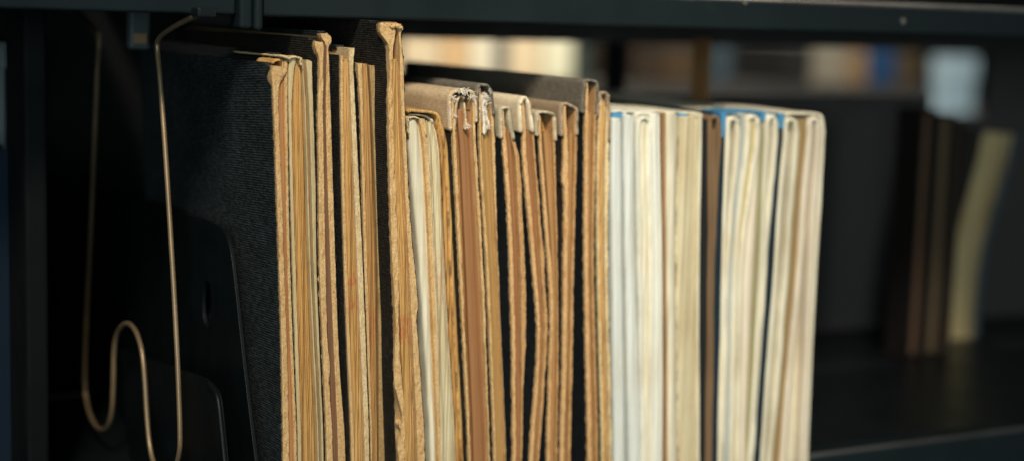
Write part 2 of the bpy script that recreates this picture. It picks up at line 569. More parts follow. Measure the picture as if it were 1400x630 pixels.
# --- book 1 : cloth cover towards us
Y = .498
b = book('old book at the left end, its black ribbed cloth cover facing the wire support', 388, Y, BG)
L = [(90, 374), (97, 371.5), (108, 371.5), (118, 373), (155, 374.5), (250, 378), (365, 382), (470, 385), (585, 387)]
R = [(90, 390), (97, 392), (106, 388), (116, 382), (155, 380.7), (250, 384.5), (365, 388.3), (470, 392), (585, 394.7)]
o = slab('cover_board', M['board'], b, L, R, (91, 90), Y, 4, (.0005, .00035), .0009, seed=1, topn=.0006, LS=[(90, 372.5)] + L[2:], RS=[(90, 378.5)] + R[4:])
cloth(M['cloth_line'], o, [(90, 372)] + L[2:], 90, Y, seed=1, rec=.0006, bite=[(92, 118, .003)], cap=(372, 379), capy=.005)
slab('page_block', M['endpaper'], b, P3((86, *YS), (381, 381, 388.8, 395)), P3((86, *YS), (389, 389.3, 393, 401)), (100, 98), Y, 5, pages=.0002, recess=.0014, seed=2)
sheet('page_block', M['page_tan'], b, [(372, 86), (376, 82), (383, 81), (388, 84), (389, 95)], Y + .002, .0007, seed=3, depth=.016)
L2 = P3((84, *YS), (389, 389.5, 393, 401.3)); R2 = P3((84, *YS), (393, 393, 396.6, 405))
o = slab('cover_board', M['board'], b, L2, R2, (84, 84), Y + .001, 3, (.0003, .0003), .0006, seed=4)
cloth(M['cloth_dark'], o, R2, 85, Y + .001, +1, seed=5, cap=(389, 393), capy=.012)

# --- book 2
Y = .499
b = book('thick tan paged book without cloth, torn paper curling at its top left corner', 415, Y, BG)
slab('paper_cover', M['pale_cover'], b, P3((80, 100, *YS), (396, 394.5, 394.8, 400, 407)), P3((80, 100, *YS), (405, 401.5, 398.6, 404, 411.5)), (77, 78), Y, 3, (.0002, .0003), .0004, seed=6)
cloth(M['cloth_dark'], bpy.data.objects['paper_cover'], P3((80, 100, *YS), (395, 394, 394.3, 399.5, 406.5)), 77.5, Y, seed=6, rec=.013, recn=.003, off=.0001, thick=.0001, cap=(396, 404), capy=.014)
sheet('torn_flap', M['board_pale'], b, [(384, 76), (390, 77.5), (397, 78), (404, 77), (411, 79), (413, 83), (413, 90)], Y - .001, .0006, depth=.05, seed=7, ry=.001, nz=.0003)
slab('page_block', m_pages('tan page edges with a few dark leaves', (.58, .34, .115)), b, P3((84, *YS), (401, 398.8, 404.2, 411.7)), P3((84, *YS), (413, 417, 423, 433.5)), (82, 83), Y, 18, pages=.00035, recess=.0012, seed=8, smooth=False, bow=0.0016)
slab('page_block', M['page_brown'], b, P3((84, *YS), (413.3, 417.3, 425, 435)), P3((84, *YS), (418, 423, 429, 439)), (86, 86), Y, 6, pages=.00025, recess=.0022, seed=9, bow=0.0007)
slab('inner_leaf', M['pale_cover'], b, P3((84, *YS), (413, 417, 423.2, 433.5)), P3((84, *YS), (414, 418.2, 424.8, 435)), (82, 82), Y, 2, (.0001, .0001), .0003, recess=.0006, seed=10)
slab('paper_cover', M['pale_cover'], b, P3((84, *YS), (419, 423, 429, 439)), P3((84, *YS), (426, 428.3, 434.8, 443)), (82, 84), Y, 3, (.0003, .0003), .0005, seed=11, topn=.0004)

# --- book 3
Y = .4975
b = book('narrow tall black book, both upper corners crushed to mushrooms of torn tan cardboard', 447, Y, BG)
L = [(56, 430.5), (63, 431), (72, 433.5), (80, 436), (110, 436), (155, 435), (260, 436), (365, 437.2), (470, 441), (585, 446)]
R = [(56, 440), (63, 442.5), (72, 442.5), (80, 442), (110, 441.8), (155, 441.5), (260, 443), (365, 445), (470, 448), (500, 451), (520, 450), (585, 453.8)]
o = slab('cover_board', M['board'], b, L, R, (57, 58), Y, 4, (.0004, .00035), .0008, seed=12, topn=.0008, LS=[(56, 433.5)] + L[3:])
cloth(M['cloth_grid'], o, [(56, 433)] + L[3:], 55, Y, seed=12, bite=[(54, 80, .003)], cap=(433, 441), capy=.006)
slab('page_block', M['endred'], b, P3((60, *YS), (442, 441.6, 445, 453.8)), P3((60, *YS), (446.5, 445.2, 451.5, 461)), (62, 62), Y, 4, pages=.0002, recess=.0016, seed=13)
L2 = [(46, 438.5), (52, 440), (60, 445), (80, 446.5), (155, 445.2), (365, 451.6), (585, 461)]
R2 = [(46, 449), (52, 453), (58, 452.5), (64, 449), (80, 449.5), (155, 452), (365, 458.6), (500, 464), (585, 470.5)]
o = slab('cover_board', M['board'], b, L2, R2, (47, 47), Y + .002, 4, (.0003, .0003), .0006, seed=14, topn=.0007, LS=[(46, 443)] + L2[3:], RS=[(46, 449)] + R2[3:])
cloth(M['cloth_dark'], o, [(46, 449)] + R2[3:], 46, Y + .002, +1, seed=14, cap=(442, 449), capy=.004)

# --- book 4
Y = .4965
st = [(zpx(480, 372, Y), zpx(480, 392, Y), .8), (zpx(480, 405, Y), zpx(480, 425, Y), .9)]
b = book('black woven cloth book whose back board rises above its front board and pages', 478, Y, BG)
L = P3((78, *YS, 600), (465.5, 465.7, 470.8, 479.5, 480)); R = P3((78, *YS, 600), (469, 469.3, 474.3, 483, 483.5))
o = slab('cover_board', M['board'], b, L, R, (76, 76), Y, 3, (.0002, .00025), .0005, seed=15)
cloth(M['cloth_grid'], o, L, 75.5, Y, seed=15, rec=.0003, recn=.0003)
slab('page_block', m_pages('tan page edges with red ink', (.575, .345, .125), stain=st), b, P3((82, *YS), (469.3, 469.4, 474.4, 483)), P3((82, *YS), (477, 480, 488.5, 497.5)), (82, 82), Y, 12, pages=.0003, recess=.0014, seed=16, bow=0.0011)
L2 = P3((66, 90, *YS), (476.5, 477.5, 480, 488.6, 498)); R2 = P3((66, 90, *YS), (484.5, 483, 485.9, 495.8, 504))
o = slab('cover_board', M['board_pale'], b, L2, R2, (66, 66), Y + .0005, 4, (.0003, .0004), .0006, seed=17)
cloth(M['cloth_dark'], o, R2, 66, Y + .0005, +1, seed=17, cap=(476, 484), capy=.010)
slab('endpaper', M['board_pale'], b, P3((66, 100), (459.5, 470)), P3((66, 100), (476, 478)), (66.5, 66), Y, 3, recess=.030, depth=.1, seed=18)

# --- book 5
Y = .499
b = book('slim brown paged book between two taller black cloth books', 505, Y, BG)
L = P3((90, *YS), (489, 493, 498.3, 506)); R = P3((90, *YS), (495, 496, 502, 508.5))
o = slab('cover_board', M['board'], b, L, R, (87, 87), Y, 3, (.0002, .0003), .0005, seed=19, topn=.0005)
cloth(M['cloth_grid'], o, L, 87, Y, seed=19, bite=[(86, 100, .002)])
slab('page_block', m_pages('brown page edges with red ink', (.52, .29, .105), stain=[(zpx(508, 420, Y), zpx(508, 480, Y), .5)]), b, P3((90, *YS), (495, 496, 502, 508.5)), P3((90, *YS), (504, 508.4, 516, 517.5)), (88, 88), Y, 12, pages=.0003, recess=.001, seed=20, bow=0.0013)
L2 = P3((90, *YS), (505, 508.8, 516.6, 518)); R2 = P3((90, 110, *YS), (518, 513.5, 517, 524, 531))
o = slab('cover_board', m_board('dull cardboard', (.38, .25, .11), .7), b, L2, R2, (90, 91), Y + .003, 3, (.0002, .0004), .0005, seed=21, topn=.0008)
cloth(M['cloth_dark'], o, [(90, 514)] + R2[1:], 92, Y + .003, +1, seed=21)

# --- book 6 : the tallest
E6 = [(33, 527), (60, 529.5), (110, 531.5), (155, 530.8), (250, 532.8), (365, 536.3), (440, 539.5), (520, 540.5), (630, 544)]
Y = .492
st = [(zpx(560, 355, Y), zpx(560, 372, Y), .4), (zpx(560, 428, Y), zpx(560, 474, Y), .9)]
b = book('tallest black cloth book, corner burst at top and board gnawed ragged near the bottom', 552, Y, BG)
L = [(33, 520), (45, 520), (52, 525), (62, 531), (110, 533), (130, 530.5), (155, 531), (250, 533), (365, 536.7), (440, 541), (520, 539), (540, 543), (562, 549), (575, 550), (580, 545.5), (590, 548), (606, 543.5), (630, 546)]
R = [(33, 535), (40, 540), (50, 539.5), (70, 537), (110, 536), (155, 536.5), (250, 540), (365, 545), (470, 546), (550, 552), (585, 553), (630, 554)]
o = slab('cover_board', M['board'], b, L, R, (32, 33), Y, 5, (.0005, .0005), .0011, seed=22, topn=.0008, step=1.6, LS=E6)
cloth(M['cloth_grid'], o, E6, 32, Y, seed=22, rec=.0008, bite=[(30, 62, .004)], cap=(527, 536), capy=.012)
slab('page_block', m_pages('gold page edges with red ink', (.60, .37, .135), stain=st), b, P3((84, *YS), (537, 536.7, 545.2, 553.3)), P3((84, *YS), (545.2, 547.7, 557.2, 566.5)), (82, 82), Y, 14, pages=.00035, recess=.0016, seed=23, bow=0.0011)
slab('endpaper', M['endred'], b, P3((60, *YS), (546, 547.8, 557.3, 566.6)), P3((60, *YS), (547.5, 548.9, 559.2, 570)), (60, 60), Y, 2, recess=.005, seed=24)
L2 = [(33, 542), (40, 543.5), (50, 545.5), (84, 546.8), (155, 548.8), (365, 559.2), (440, 563), (585, 570)]
R2 = [(33, 549), (40, 551), (46, 548), (84, 551), (155, 553.4), (290, 560), (365, 566.8), (410, 571), (440, 569.5), (500, 574), (585, 579.5)]
o = slab('cover_board', M['board'], b, L2, R2, (33, 33), Y + .0005, 4, (.0003, .0004), .0009, seed=25, topn=.0006, step=1.6)
cloth(M['cloth_dark'], o, R2, 33, Y + .0005, +1, seed=25, rec=.001, cap=(543, 549), capy=.008)
sheet('spine_cap', M['board'], b, [(533, 36), (536, 33.5), (541, 33), (546, 33), (549, 34), (550.5, 38)], Y - .0006, .0014, depth=.012, seed=26, ry=.0012, nz=.0003)

# --- book 7 : ivory
Y = .500
LV = (208, 365, 585)
b = book('ivory paged booklet with curved tan back cover, just right of the tallest black book', 600, Y, 'mixed books in the middle of the front row')
slab('page_block', M['ivory'], b, [(160, 558), (175, 560), (208, 560.6), (365, 573.8), (585, 588)], [(160, 570), (175, 575), (208, 579), (365, 587), (585, 597)], (163, 163), Y, 8, pages=.0004, recess=.001, seed=27, smooth=True, bow=0.0012)
sheet('torn_leaf', M['board_pale'], b, [(558.5, 185), (557.5, 172), (559, 163), (564, 160), (572, 161), (578, 167), (582, 182), (586, 208), (594, 365), (603, 585)], Y - .0003, .0004, seed=28, ry=.0014, nz=.0004, depth=.05)
sheet('folded_leaf', M['ivory'], b, [(554.5, 185), (554, 168), (556, 160), (562, 156.5), (578, 157), (588, 161), (593, 170), (597, 190), (600, 215)], Y + .0035, .0005, seed=29, ry=.0012)
slab('torn_inner_board', M['board'], b, [(160, 573), (208, 580), (365, 588), (585, 598)], [(160, 580), (180, 583), (208, 585.5), (365, 593.3), (585, 601.6)], (163, 163), Y, 3, (.0004, .0004), .0008, seed=30)
slab('page_block', m_pages('ivory leaves with red ink', (.66, .58, .37), dark=.72, stain=[(zpx(600, 338, Y), zpx(600, 420, Y), .45)]), b, [(160, 581), (208, 586), (365, 593.5), (585, 602)], [(168, 592), (180, 597), (208, 601.5), (365, 609.3), (585, 622.7)], (165, 168), Y, 10, pages=.0004, recess=.0012, seed=31, bow=0.001)
sheet('back_cover', M['page_gold'], b, [(557, 152), (562, 149.5), (575, 150.5), (590, 152), (599, 156), (604, 166), (608.5, 185), (612.5, 208), (618, 300), (620.5, 365), (633, 585), (639, 700)], Y + .001, .0010, seed=32)
slab('page_block', M['page_tan'], b, [(170, 597), (208, 603), (365, 610), (585, 623)], [(170, 602), (208, 610), (365, 617.5), (585, 630)], (160, 160), Y, 6, pages=.0003, recess=.002, seed=33, bow=0.0008)

# --- taped books (8 .. 15)
def taped(label, Yf, cl_edge, lb, pages_lr, rb, tops, mats, tape, tape_prof, seed, right_board=True, tape_depth=DEPTH, tape_drop=0.0, pg_recess=.002, thick=.0009, inner=None):
    bm_, pm_, tm_, cm_ = mats
    xm = lb[0][-1][1]
    lb = ([(y, x + .7) for y, x in lb[0]], lb[1])
    rb = (rb[0], [(y, x - .9) for y, x in rb[1]])
    b = book(label, xm, Yf, TG)
    o = slab('cover_board', bm_, b, lb[0], lb[1], (tops[0], tops[0]), Yf, 3, (.0011, .0007), .0009, seed=seed, topn=.0003)
    cloth(cm_, o, lb[0], tape_prof[0][1] - 5, Yf, seed=seed)
    slab('page_block', pm_, b, pages_lr[0], pages_lr[1], (tops[1], tops[1]), Yf, 8, pages=.00025, recess=pg_recess, seed=seed + 1, bow=.0010)
    if right_board:
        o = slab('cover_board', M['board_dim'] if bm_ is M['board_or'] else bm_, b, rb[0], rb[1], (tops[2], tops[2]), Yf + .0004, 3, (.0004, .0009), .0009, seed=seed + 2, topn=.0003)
        cloth(cm_, o, rb[1], tape_prof[-1][1] - 5, Yf + .0004, +1, seed=seed + 2)
    nh = len(tape_prof) // 2
    tape_prof = [(x - 2.6 * max(0, 1 - i / nh), y) for i, (x, y) in enumerate(tape_prof)]
    sheet('cloth_tape', tm_, b, tape_prof, Yf - .0004, thick, depth=tape_depth, seed=seed + 3, drop=tape_drop, ry=.0005)
    return b

YB = (208, 365, 585)
Y = .498
b = taped('book with tan linen tape over its top, front end frayed into white cotton threads', Y, None,
      (P3((135, *YB), (616.5, 619.3, 627.2, 638.8)), P3((135, *YB), (620, 624, 631.5, 642))),
      (P3((150, *YB), (625, 630, 637, 647)), P3((150, *YB), (645, 648, 657, 667))),
      (P3((150, *YB), (646, 648.2, 657.2, 667)), P3((150, *YB), (649.5, 652.2, 661.8, 669.5))),
      (130, 150, 135), (M['board'], M['page_rust'], M['tape_tan'], M['cloth_grid']), None,
      [(618.3, 179), (617, 160), (615.5, 143), (615.5, 134), (618.5, 127.5), (626, 122.8), (640, 122.5), (648, 126), (651.5, 136), (652.8, 152), (653.5, 168)], 40)
slab('inner_leaf', M['page_brown'], b, P3((150, *YB), (622, 624.2, 631.8, 642.3)), P3((150, *YB), (628, 629.8, 636.8, 646.5)), (150, 150), Y, 3, recess=.004, seed=44)
sheet('folded_leaf', M['tape_tan'], b, [(622, 178), (622.5, 150), (626, 135), (631, 131), (635.5, 136), (637, 150), (638.5, 165), (637, 178)], Y + .0006, .0006, depth=.05, seed=45, ry=.0015)
threads(b, [(629, 124, Y, 20, 0.0014), (637, 124, Y, 20, 0.0015), (645, 130, Y, 17, 0.0014), (648, 136, Y, 11, 0.0014), (620, 133, Y, 12, 0.0011), (617, 150, Y, 6, 0.0011), (638, 172, Y, 9, 0.0012), (622, 160, Y, 6, 0.0009)], 3)

Y = .500
b = taped('book with dark grey tape over its top and shredded pale lining hanging inside', Y, None,
      (P3((120, *YB), (654, 655.3, 664.2, 673.8)), P3((120, *YB), (657, 658.2, 668, 677))),
      (P3((150, *YB), (658, 659, 668.3, 678)), P3((150, *YB), (671, 672.5, 680.5, 690))),
      (P3((130, 170, *YB), (670.5, 672, 673, 680.6, 690)), P3((130, 170, *YB), (674.5, 676.5, 677.6, 682, 691.5))),
      (118, 168, 128), (M['board'], M['page_must'], M['tape_grey'], M['cloth_dark']), None,
      [(654.6, 165), (653.8, 140), (653.5, 122), (656, 116), (662, 114.3), (669, 117), (673.2, 125), (675.5, 140), (677.3, 158)], 50)
sheet('torn_lining', M['fluff'], b, [(660, 184), (660.5, 165), (660, 140), (662, 128), (665, 126), (667, 136), (665.5, 150), (668, 165), (666, 182)], Y + .001, .0008, depth=.02, seed=55, ry=.002, nz=.0006)
threads(b, [(663, 130, Y, 11, 0.0012), (666, 140, Y, 8, 0.0012), (664, 150, Y, 6, 0.0012), (665, 163, Y, 8, 0.0012), (667, 174, Y, 14, 0.0014), (671, 124, Y, 6, 0.0009), (657, 150, Y, 4, 0.0007)], 5)

Y = .4985
b = taped('thin book with olive cream tape over a square hollow, between grey and cream taped books', Y, None,
      ([(150, 685.5), (190, 686.5), (216, 688.4), (280, 693), (330, 695.5), (380, 697), (490, 700.2), (530, 700), (560, 701), (590, 700), (605, 701), (640, 700)],
       [(150, 688.5), (190, 691.5), (216, 693.8), (280, 698), (330, 700.5), (380, 702), (490, 705), (530, 704.5), (590, 705.4), (640, 705.4)]),
      ([(150, 689), (216, 693.9), (380, 702.2), (490, 705.1), (590, 705.6)], [(150, 696), (216, 704.7), (380, 712.4), (490, 713), (590, 714)]),
      ([(150, 696), (190, 699), (216, 704.7), (300, 709), (380, 712.5), (490, 713.2), (590, 712)], [(150, 699.5), (190, 704), (216, 710.8), (300, 715.5), (380, 719.3), (450, 720), (490, 718.6), (520, 716.6), (590, 715.2)]),
      (150, 175, 150), (M['board_or'], M['page_rust'], M['tape_olive'], M['cloth_dark']), None,
      [(687.6, 190), (686.4, 172), (685.6, 157), (686.2, 148.5), (691, 146), (696.5, 147), (698.3, 153), (700.2, 170), (704.4, 191)], 60)

Y = .499
b = taped('book with bright cream tape pinched to a ridge, boards warped into a wave', Y, None,
      ([(140, 713), (180, 714), (216, 714.3), (300, 722), (380, 729), (440, 734), (490, 733.8), (540, 730), (590, 726), (640, 723)],
       [(140, 716), (180, 719), (216, 720), (300, 727.5), (380, 734), (440, 738), (490, 737.5), (540, 735), (590, 731), (640, 728)]),
      ([(140, 717), (216, 720.2), (380, 734.2), (440, 738), (490, 737.6), (590, 731.2)], [(140, 724), (216, 730.4), (380, 741), (440, 743.5), (490, 743.5), (590, 737)]),
      ([(140, 723), (180, 727), (216, 730), (300, 736), (380, 740.8), (440, 744), (490, 743), (540, 740), (590, 736.5), (640, 733)],
       [(140, 727), (180, 730.5), (216, 733.2), (300, 740), (340, 744.5), (380, 745.8), (440, 749.3), (480, 748.5), (510, 746), (590, 740.5), (640, 736)]),
      (138, 180, 140), (M['board_or'], M['page_rust'], M['tape_cream'], M['cloth_dark']), None,
      [(714.2, 182), (713, 165), (712, 150), (712, 142), (713.5, 136), (717.5, 131.5), (721.5, 134.5), (725, 143), (728, 160), (730.8, 181)], 70)

Y = .4995
b = taped('book with pale olive tape sagging flat over a wide dark hollow, a loose leaf inside', Y, None,
      ([(160, 735.5), (216, 738), (300, 744), (380, 750), (440, 752.3), (490, 751), (590, 748)], [(160, 738.5), (216, 742), (300, 748.5), (380, 755), (440, 756), (490, 754.4), (590, 752)]),
      ([(160, 742), (216, 746), (380, 756), (490, 755), (590, 752.5)], [(160, 751), (216, 757), (380, 761.5), (490, 761.5), (590, 760)]),
      ([(165, 755), (216, 757), (380, 761.5), (490, 761.5), (590, 760)], [(165, 759.5), (216, 760.2), (380, 763.8), (490, 764.3), (590, 763)]),
      (158, 180, 160), (M['board_or'], M['page_soft'], M['tape_olive'], M['cloth_dark']), None,
      [(736.6, 186), (736, 172), (735.6, 160), (737, 153.5), (744, 152), (753, 153), (759, 157), (760.4, 165), (761.3, 180), (761.6, 193)], 80)
sheet('loose_leaf', M['page_tan'], b, [(741, 160), (744, 175), (748, 192), (752, 215)], Y + .004, .0005, depth=.08, seed=85)

Y = .5005
b = taped('dark brown cloth book with creased brown linen tape, left of the tallest taped book', Y, None,
      ([(150, 769), (216, 770), (250, 768.5), (258, 771), (380, 770), (490, 769), (590, 766)], [(150, 773.5), (216, 776.7), (380, 775.5), (490, 774.5), (590, 771.5)]),
      ([(150, 777), (216, 778), (380, 776), (490, 775), (590, 772)], [(150, 785), (216, 785), (380, 781), (490, 779), (590, 777)]),
      ([(155, 785.5), (216, 785), (380, 781), (490, 779), (590, 777)], [(155, 790), (216, 789.4), (380, 785), (490, 783.6), (590, 781)]),
      (145, 180, 152), (M['board_or'], M['page_brown'], M['tape_brown'], M['cloth_brown']), None,
      [(770.2, 187), (769.4, 170), (769, 150), (770.5, 142), (775, 140.5), (782, 143.5), (789, 148), (791, 156), (791, 172), (790.6, 186)], 90)

Y = .5005
b = taped('tallest taped book, grey brown tape forming a squared dark hollow beside the white booklets', Y, None,
      (P3((115, *YB), (800, 799, 798.7, 803)), P3((115, *YB), (804, 804, 804, 808))),
      (P3((150, *YB), (804.5, 804.5, 804.5, 808.5)), P3((150, *YB), (813, 810.5, 808.5, 813.5))),
      (P3((115, *YB), (814, 810.8, 808.8, 814)), P3((115, *YB), (817.6, 815, 812.7, 818))),
      (114, 153, 114), (M['board_or'], M['page_soft'], M['tape_grey'], M['cloth_dark']), None,
      [(799.4, 155), (799.6, 140), (800.4, 120), (801, 112.5), (804, 109), (812, 109), (817, 112.5), (818.6, 122), (818.2, 140), (817.2, 156)], 100, tape_drop=-.0005)

Y = .5005
b = taped('pale narrow book with thin brown tape, last taped one before the white booklets', Y, None,
      (P3((140, *YB), (819.5, 816.3, 816.5, 822)), P3((140, *YB), (822.5, 819, 819.5, 825))),
      (P3((140, *YB), (822.7, 819.2, 819.8, 825.2)), P3((140, *YB), (829, 826, 825.6, 832))),
      (P3((140, *YB), (830.5, 827.5, 827, 833)), P3((140, *YB), (834, 833.2, 832, 836.3))),
      (130, 135, 130), (m_board('pale straw cardboard', (.68, .52, .28), .5), M['page_gold'], M['tape_brown'], m_paper('dull green cloth', (.055, .065, .035))), None,
      [(818.6, 160), (819.2, 145), (820, 134), (822, 127.5), (827, 125.5), (831, 128), (833.6, 137), (835.2, 155), (835.4, 195)], 110)

# ------------------------------------------------------------------ white and cream booklets on the right
WG = 'white and cream paper booklets at the right end of the row'
RV = (195, 365, 585)
YBB = 176
def booklet(label, x, Yf): return book(label, x, Yf, WG, 'booklet', 'booklet')
def arch(b, mat, l, r, top, Yf, thick=.0013, nm='folded_leaf', seed=0, body=None, ext=RV, hollow=.45, depth=DEPTH):
    """a leaf folded over its top: l and r are x at the three levels"""
    w = r[0] - l[0]
    lo = [(l[2] + (l[2] - l[1]) * .3, 650), (l[2], 585), ((l[1] + l[2]) / 2, 475), (l[1], 365), ((l[0] * .45 + l[1] * .55), 280), (l[0], 195 if top < 180 else top + 20)]
    hi = [(r[0], 195 if top < 180 else top + 20), ((r[0] * .45 + r[1] * .55), 280), (r[1], 365), ((r[1] + r[2]) / 2, 475), (r[2], 585), (r[2] + (r[2] - r[1]) * .3, 650)]
    mid = [(l[0] + w * .06, top + 9), (l[0] + w * .24, top + 2), (l[0] + w * .5, top), (l[0] + w * .76, top + 2), (l[0] + w * .94, top + 9)]
    return sheet(nm, mat, b, lo + mid + hi, Yf, thick, seed=seed, down=True, nz=.00025, ry=.0006)
def leaves(b, mat, l, r, top, Yf, seed=0, recess=.0015, nm='page_block', cols=8, pg=.0005):
    return slab(nm, mat, b, P3(RV, l), P3(RV, r), (top, top), Yf, cols, pages=pg, recess=recess, seed=seed, smooth=True, bow=.0012)

Y = .500
b = booklet('first white booklet against the last taped book, narrow, blue band at its top', 841, Y)
leaves(b, M['bluewhite'], (837, 838.5, 841), (850.5, 852, 855), 162, Y, 120, .0)
slab('blue_band', M['blue'], b, [(155, 837), (162, 837), (175, 837)], [(155, 852), (175, 852)], (155, 155), Y, 3, recess=.002, depth=.03, seed=121, ybot=161)
sheet('cover', M['white'], b, [(836.2, 164), (836.5, 156), (839, 152.5), (848, 151), (853, 153), (854, 162), (853.5, 195), (854.5, 365), (858, 585)], Y + .008, .0006, seed=122)
b = booklet('cool white booklet second from the left of the white ones, curved', 863, Y)
leaves(b, M['bluewhite'], (854.6, 857, 861.5), (867, 869, 876), 158, Y, 123, .0)
sheet('cover', M['white'], b, [(853.5, 158), (856, 153), (866, 152), (870, 156), (871, 195), (872.5, 365), (878, 585)], Y + .008, .0006, seed=124)
b = booklet('plump ivory booklet with its leaves parting at the top into a dark slit', 888, Y)
leaves(b, M['ivory'], (873.4, 875, 879.5), (888.5, 893.5, 893), 164, Y, 125, .0005)
arch(b, M['white'], (872.4, 874.5, 879), (890.5, 894.5, 893.5), 160, Y - .0003, .0009, seed=126)
leaves(b, M['white'], (891, 895, 894), (904.5, 907.5, 908), 156, Y, 127, -.0005)
sheet('cover', M['white'], b, [(871.5, 158), (876, 153), (898, 152.5), (904.5, 154), (907, 162), (907.5, 195), (910, 365), (911.5, 585)], Y + .007, .0006, seed=128)
b = booklet('cream booklet with a reddish brown cover edge showing at its left', 920, Y)
leaves(b, M['redbr'], (907.6, 909.8, 911), (911.5, 912, 913.5), 155, Y, 129, .0008, 'cover')
leaves(b, M['ivory'], (912, 912.5, 914), (927, 925, 927.5), 153.5, Y, 130, .0)
b = booklet('wide ivory booklet with a small blue band at its top, beside a black gap', 944, Y)
leaves(b, M['page_ivory'], (929, 926, 928.5), (957, 954, 954), 160, Y, 131, .0006, cols=14, pg=.0001)
leaves(b, M['ivory'], (957, 954.3, 954.3), (961.5, 958.5, 958), 157, Y, 132, .0)
slab('blue_band', M['blue'], b, [(155, 928), (175, 928)], [(155, 940), (175, 940)], (155.5, 156), Y, 3, recess=.002, depth=.04, seed=133, ybot=162)
sheet('cover', M['cream'], b, [(927.8, 160), (929, 155), (940, 153.5), (956, 154.5), (961, 158), (963, 168), (962.5, 195), (959.5, 365), (958.8, 585)], Y + .006, .0007, seed=134)

b = booklet('dark folder with one tan folded leaf, between the ivory booklets and the blue folder', 976, Y)
sheet('cover', M['navy'], b, [(966.5, 585), (968, 365), (965.5, 195), (964.5, 165), (967, 156), (974, 153), (984, 153.5)], Y + .006, .0008, seed=140)
leaves(b, M['blackp'], (963.8, 961, 960), (968.8, 969.5, 966.6), 164, Y, 141, .0004, 'cover')
leaves(b, M['umber'], (973, 971.5, 968.5), (983, 976, 973.8), 178, Y, 142, .0015)
arch(b, M['umber'], (970, 970, 967), (986, 977.5, 975), 158, Y, .0012, seed=143)

b = booklet('blue folder holding cream leaves folded into loops, one with a dark oval gap', 1018, Y)
sheet('cover', M['blue'], b, [(977.5, 650), (977, 585), (980.5, 365), (986.5, 250), (987, 195), (987, 165), (990, 154.5), (1000, 152.5), (1030, 151.5), (1046, 152.5), (1051, 160), (1051, 195)], Y + .008, .0008, seed=150, depth=.016)
leaves(b, M['navy'], (985.8, 978.3, 974.8), (993, 988.6, 984.2), 178, Y, 151, .0004, 'lining')  # shaded lower part of the blue cover, its shade put into navy
slab('blue_band', M['blue'], b, [(155, 986.5), (182, 986.3)], [(155, 993), (182, 992)], (156, 156), Y, 3, recess=.0002, depth=.03, seed=180, ybot=188)  # lit top of that same cover, the light put into the colour
slab('blue_band', M['blue'], b, [(150, 1040.5), (172, 1041)], [(150, 1047), (172, 1046)], (154, 154), Y, 3, recess=.0002, depth=.03, seed=181, ybot=166)
arch(b, M['cream'], (993.5, 988.8, 984), (1012.5, 997.5, 991.5), 160, Y, .0015, seed=152)
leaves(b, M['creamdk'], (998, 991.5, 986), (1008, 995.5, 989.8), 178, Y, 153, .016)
leaves(b, M['greyblue'], (1013, 997.6, 991.8), (1020, 1004, 1000), 158, Y, 154, .002)
arch(b, M['cream'], (1021, 1004.5, 1000.5), (1039, 1016.5, 1013), 157, Y, .0016, seed=155)
leaves(b, M['yellow'], (1025, 1008, 1004), (1034, 1013.5, 1009.5), 160, Y, 156, .001)
leaves(b, M['peach'], (1035, 1017, 1013.5), (1040, 1034, 1022), 163, Y, 157, .0012)
leaves(b, M['green'], (1040.5, 1034.3, 1022.3), (1046, 1039.5, 1026), 168, Y, 158, .0008)
arch(b, M['cream'], (1047, 1040, 1026.2), (1064, 1048.7, 1034), 157, Y, .0016, seed=159)
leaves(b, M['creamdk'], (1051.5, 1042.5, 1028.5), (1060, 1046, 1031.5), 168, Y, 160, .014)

b = booklet('cream booklet at the right end of the row, left cover painted navy for shade', 1090, Y)
sheet('cover', M['blue'], b, [(1065, 195), (1064.5, 170), (1067, 156), (1074, 154), (1085, 154.5)], Y + .006, .0008, seed=170, depth=.014)
leaves(b, M['navy'], (1064.4, 1049, 1034.2), (1072.3, 1060, 1044.4), 170, Y, 171, .0004, 'lining')  # blue cover again, shade on its lower part painted navy
slab('blue_band', M['blue'], b, [(155, 1065), (176, 1065)], [(155, 1073), (176, 1071.5)], (156, 156), Y, 3, recess=.0002, depth=.03, seed=182, ybot=176)  # its lit top, painted as a separate bright blue piece
arch(b, M['cream'], (1072.5, 1060, 1044.5), (1092, 1079, 1060), 161, Y, .0016, seed=172)
leaves(b, M['ivory'], (1077.5, 1063, 1047.5), (1087, 1075.5, 1057), 172, Y, 173, .014)
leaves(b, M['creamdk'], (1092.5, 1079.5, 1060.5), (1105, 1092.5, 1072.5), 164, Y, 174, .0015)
arch(b, M['peach'], (1105.5, 1093, 1073), (1122.5, 1112.5, 1102.5), 160, Y, .0016, seed=175)
leaves(b, M['ivory'], (1110, 1096, 1076.5), (1119, 1109.5, 1099), 172, Y, 176, .006)
sheet('cover', M['cream'], b, [(1075, 157), (1080, 154), (1100, 153.8), (1118, 155), (1125, 160), (1127.5, 175), (1127.5, 195), (1124, 270), (1117.5, 365), (1107, 585), (1104, 650)], Y + .001, .0011, seed=177)

# ------------------------------------------------------------------ steel bookcase
bc = thing('steel_bookcase', 'dark steel bookcase whose shelves hold the row of old books', 'bookcase', (0.4, .62, 0))
LIPY = .511
zlb = at(900, 38, LIPY).z
zlt = at(1400, 15, LIPY).z
zlt2 = at(1100, 2, LIPY).z
xj = at(341, 10, LIPY).x                 # joint between the bays
X1 = 1.35
YBK = .735
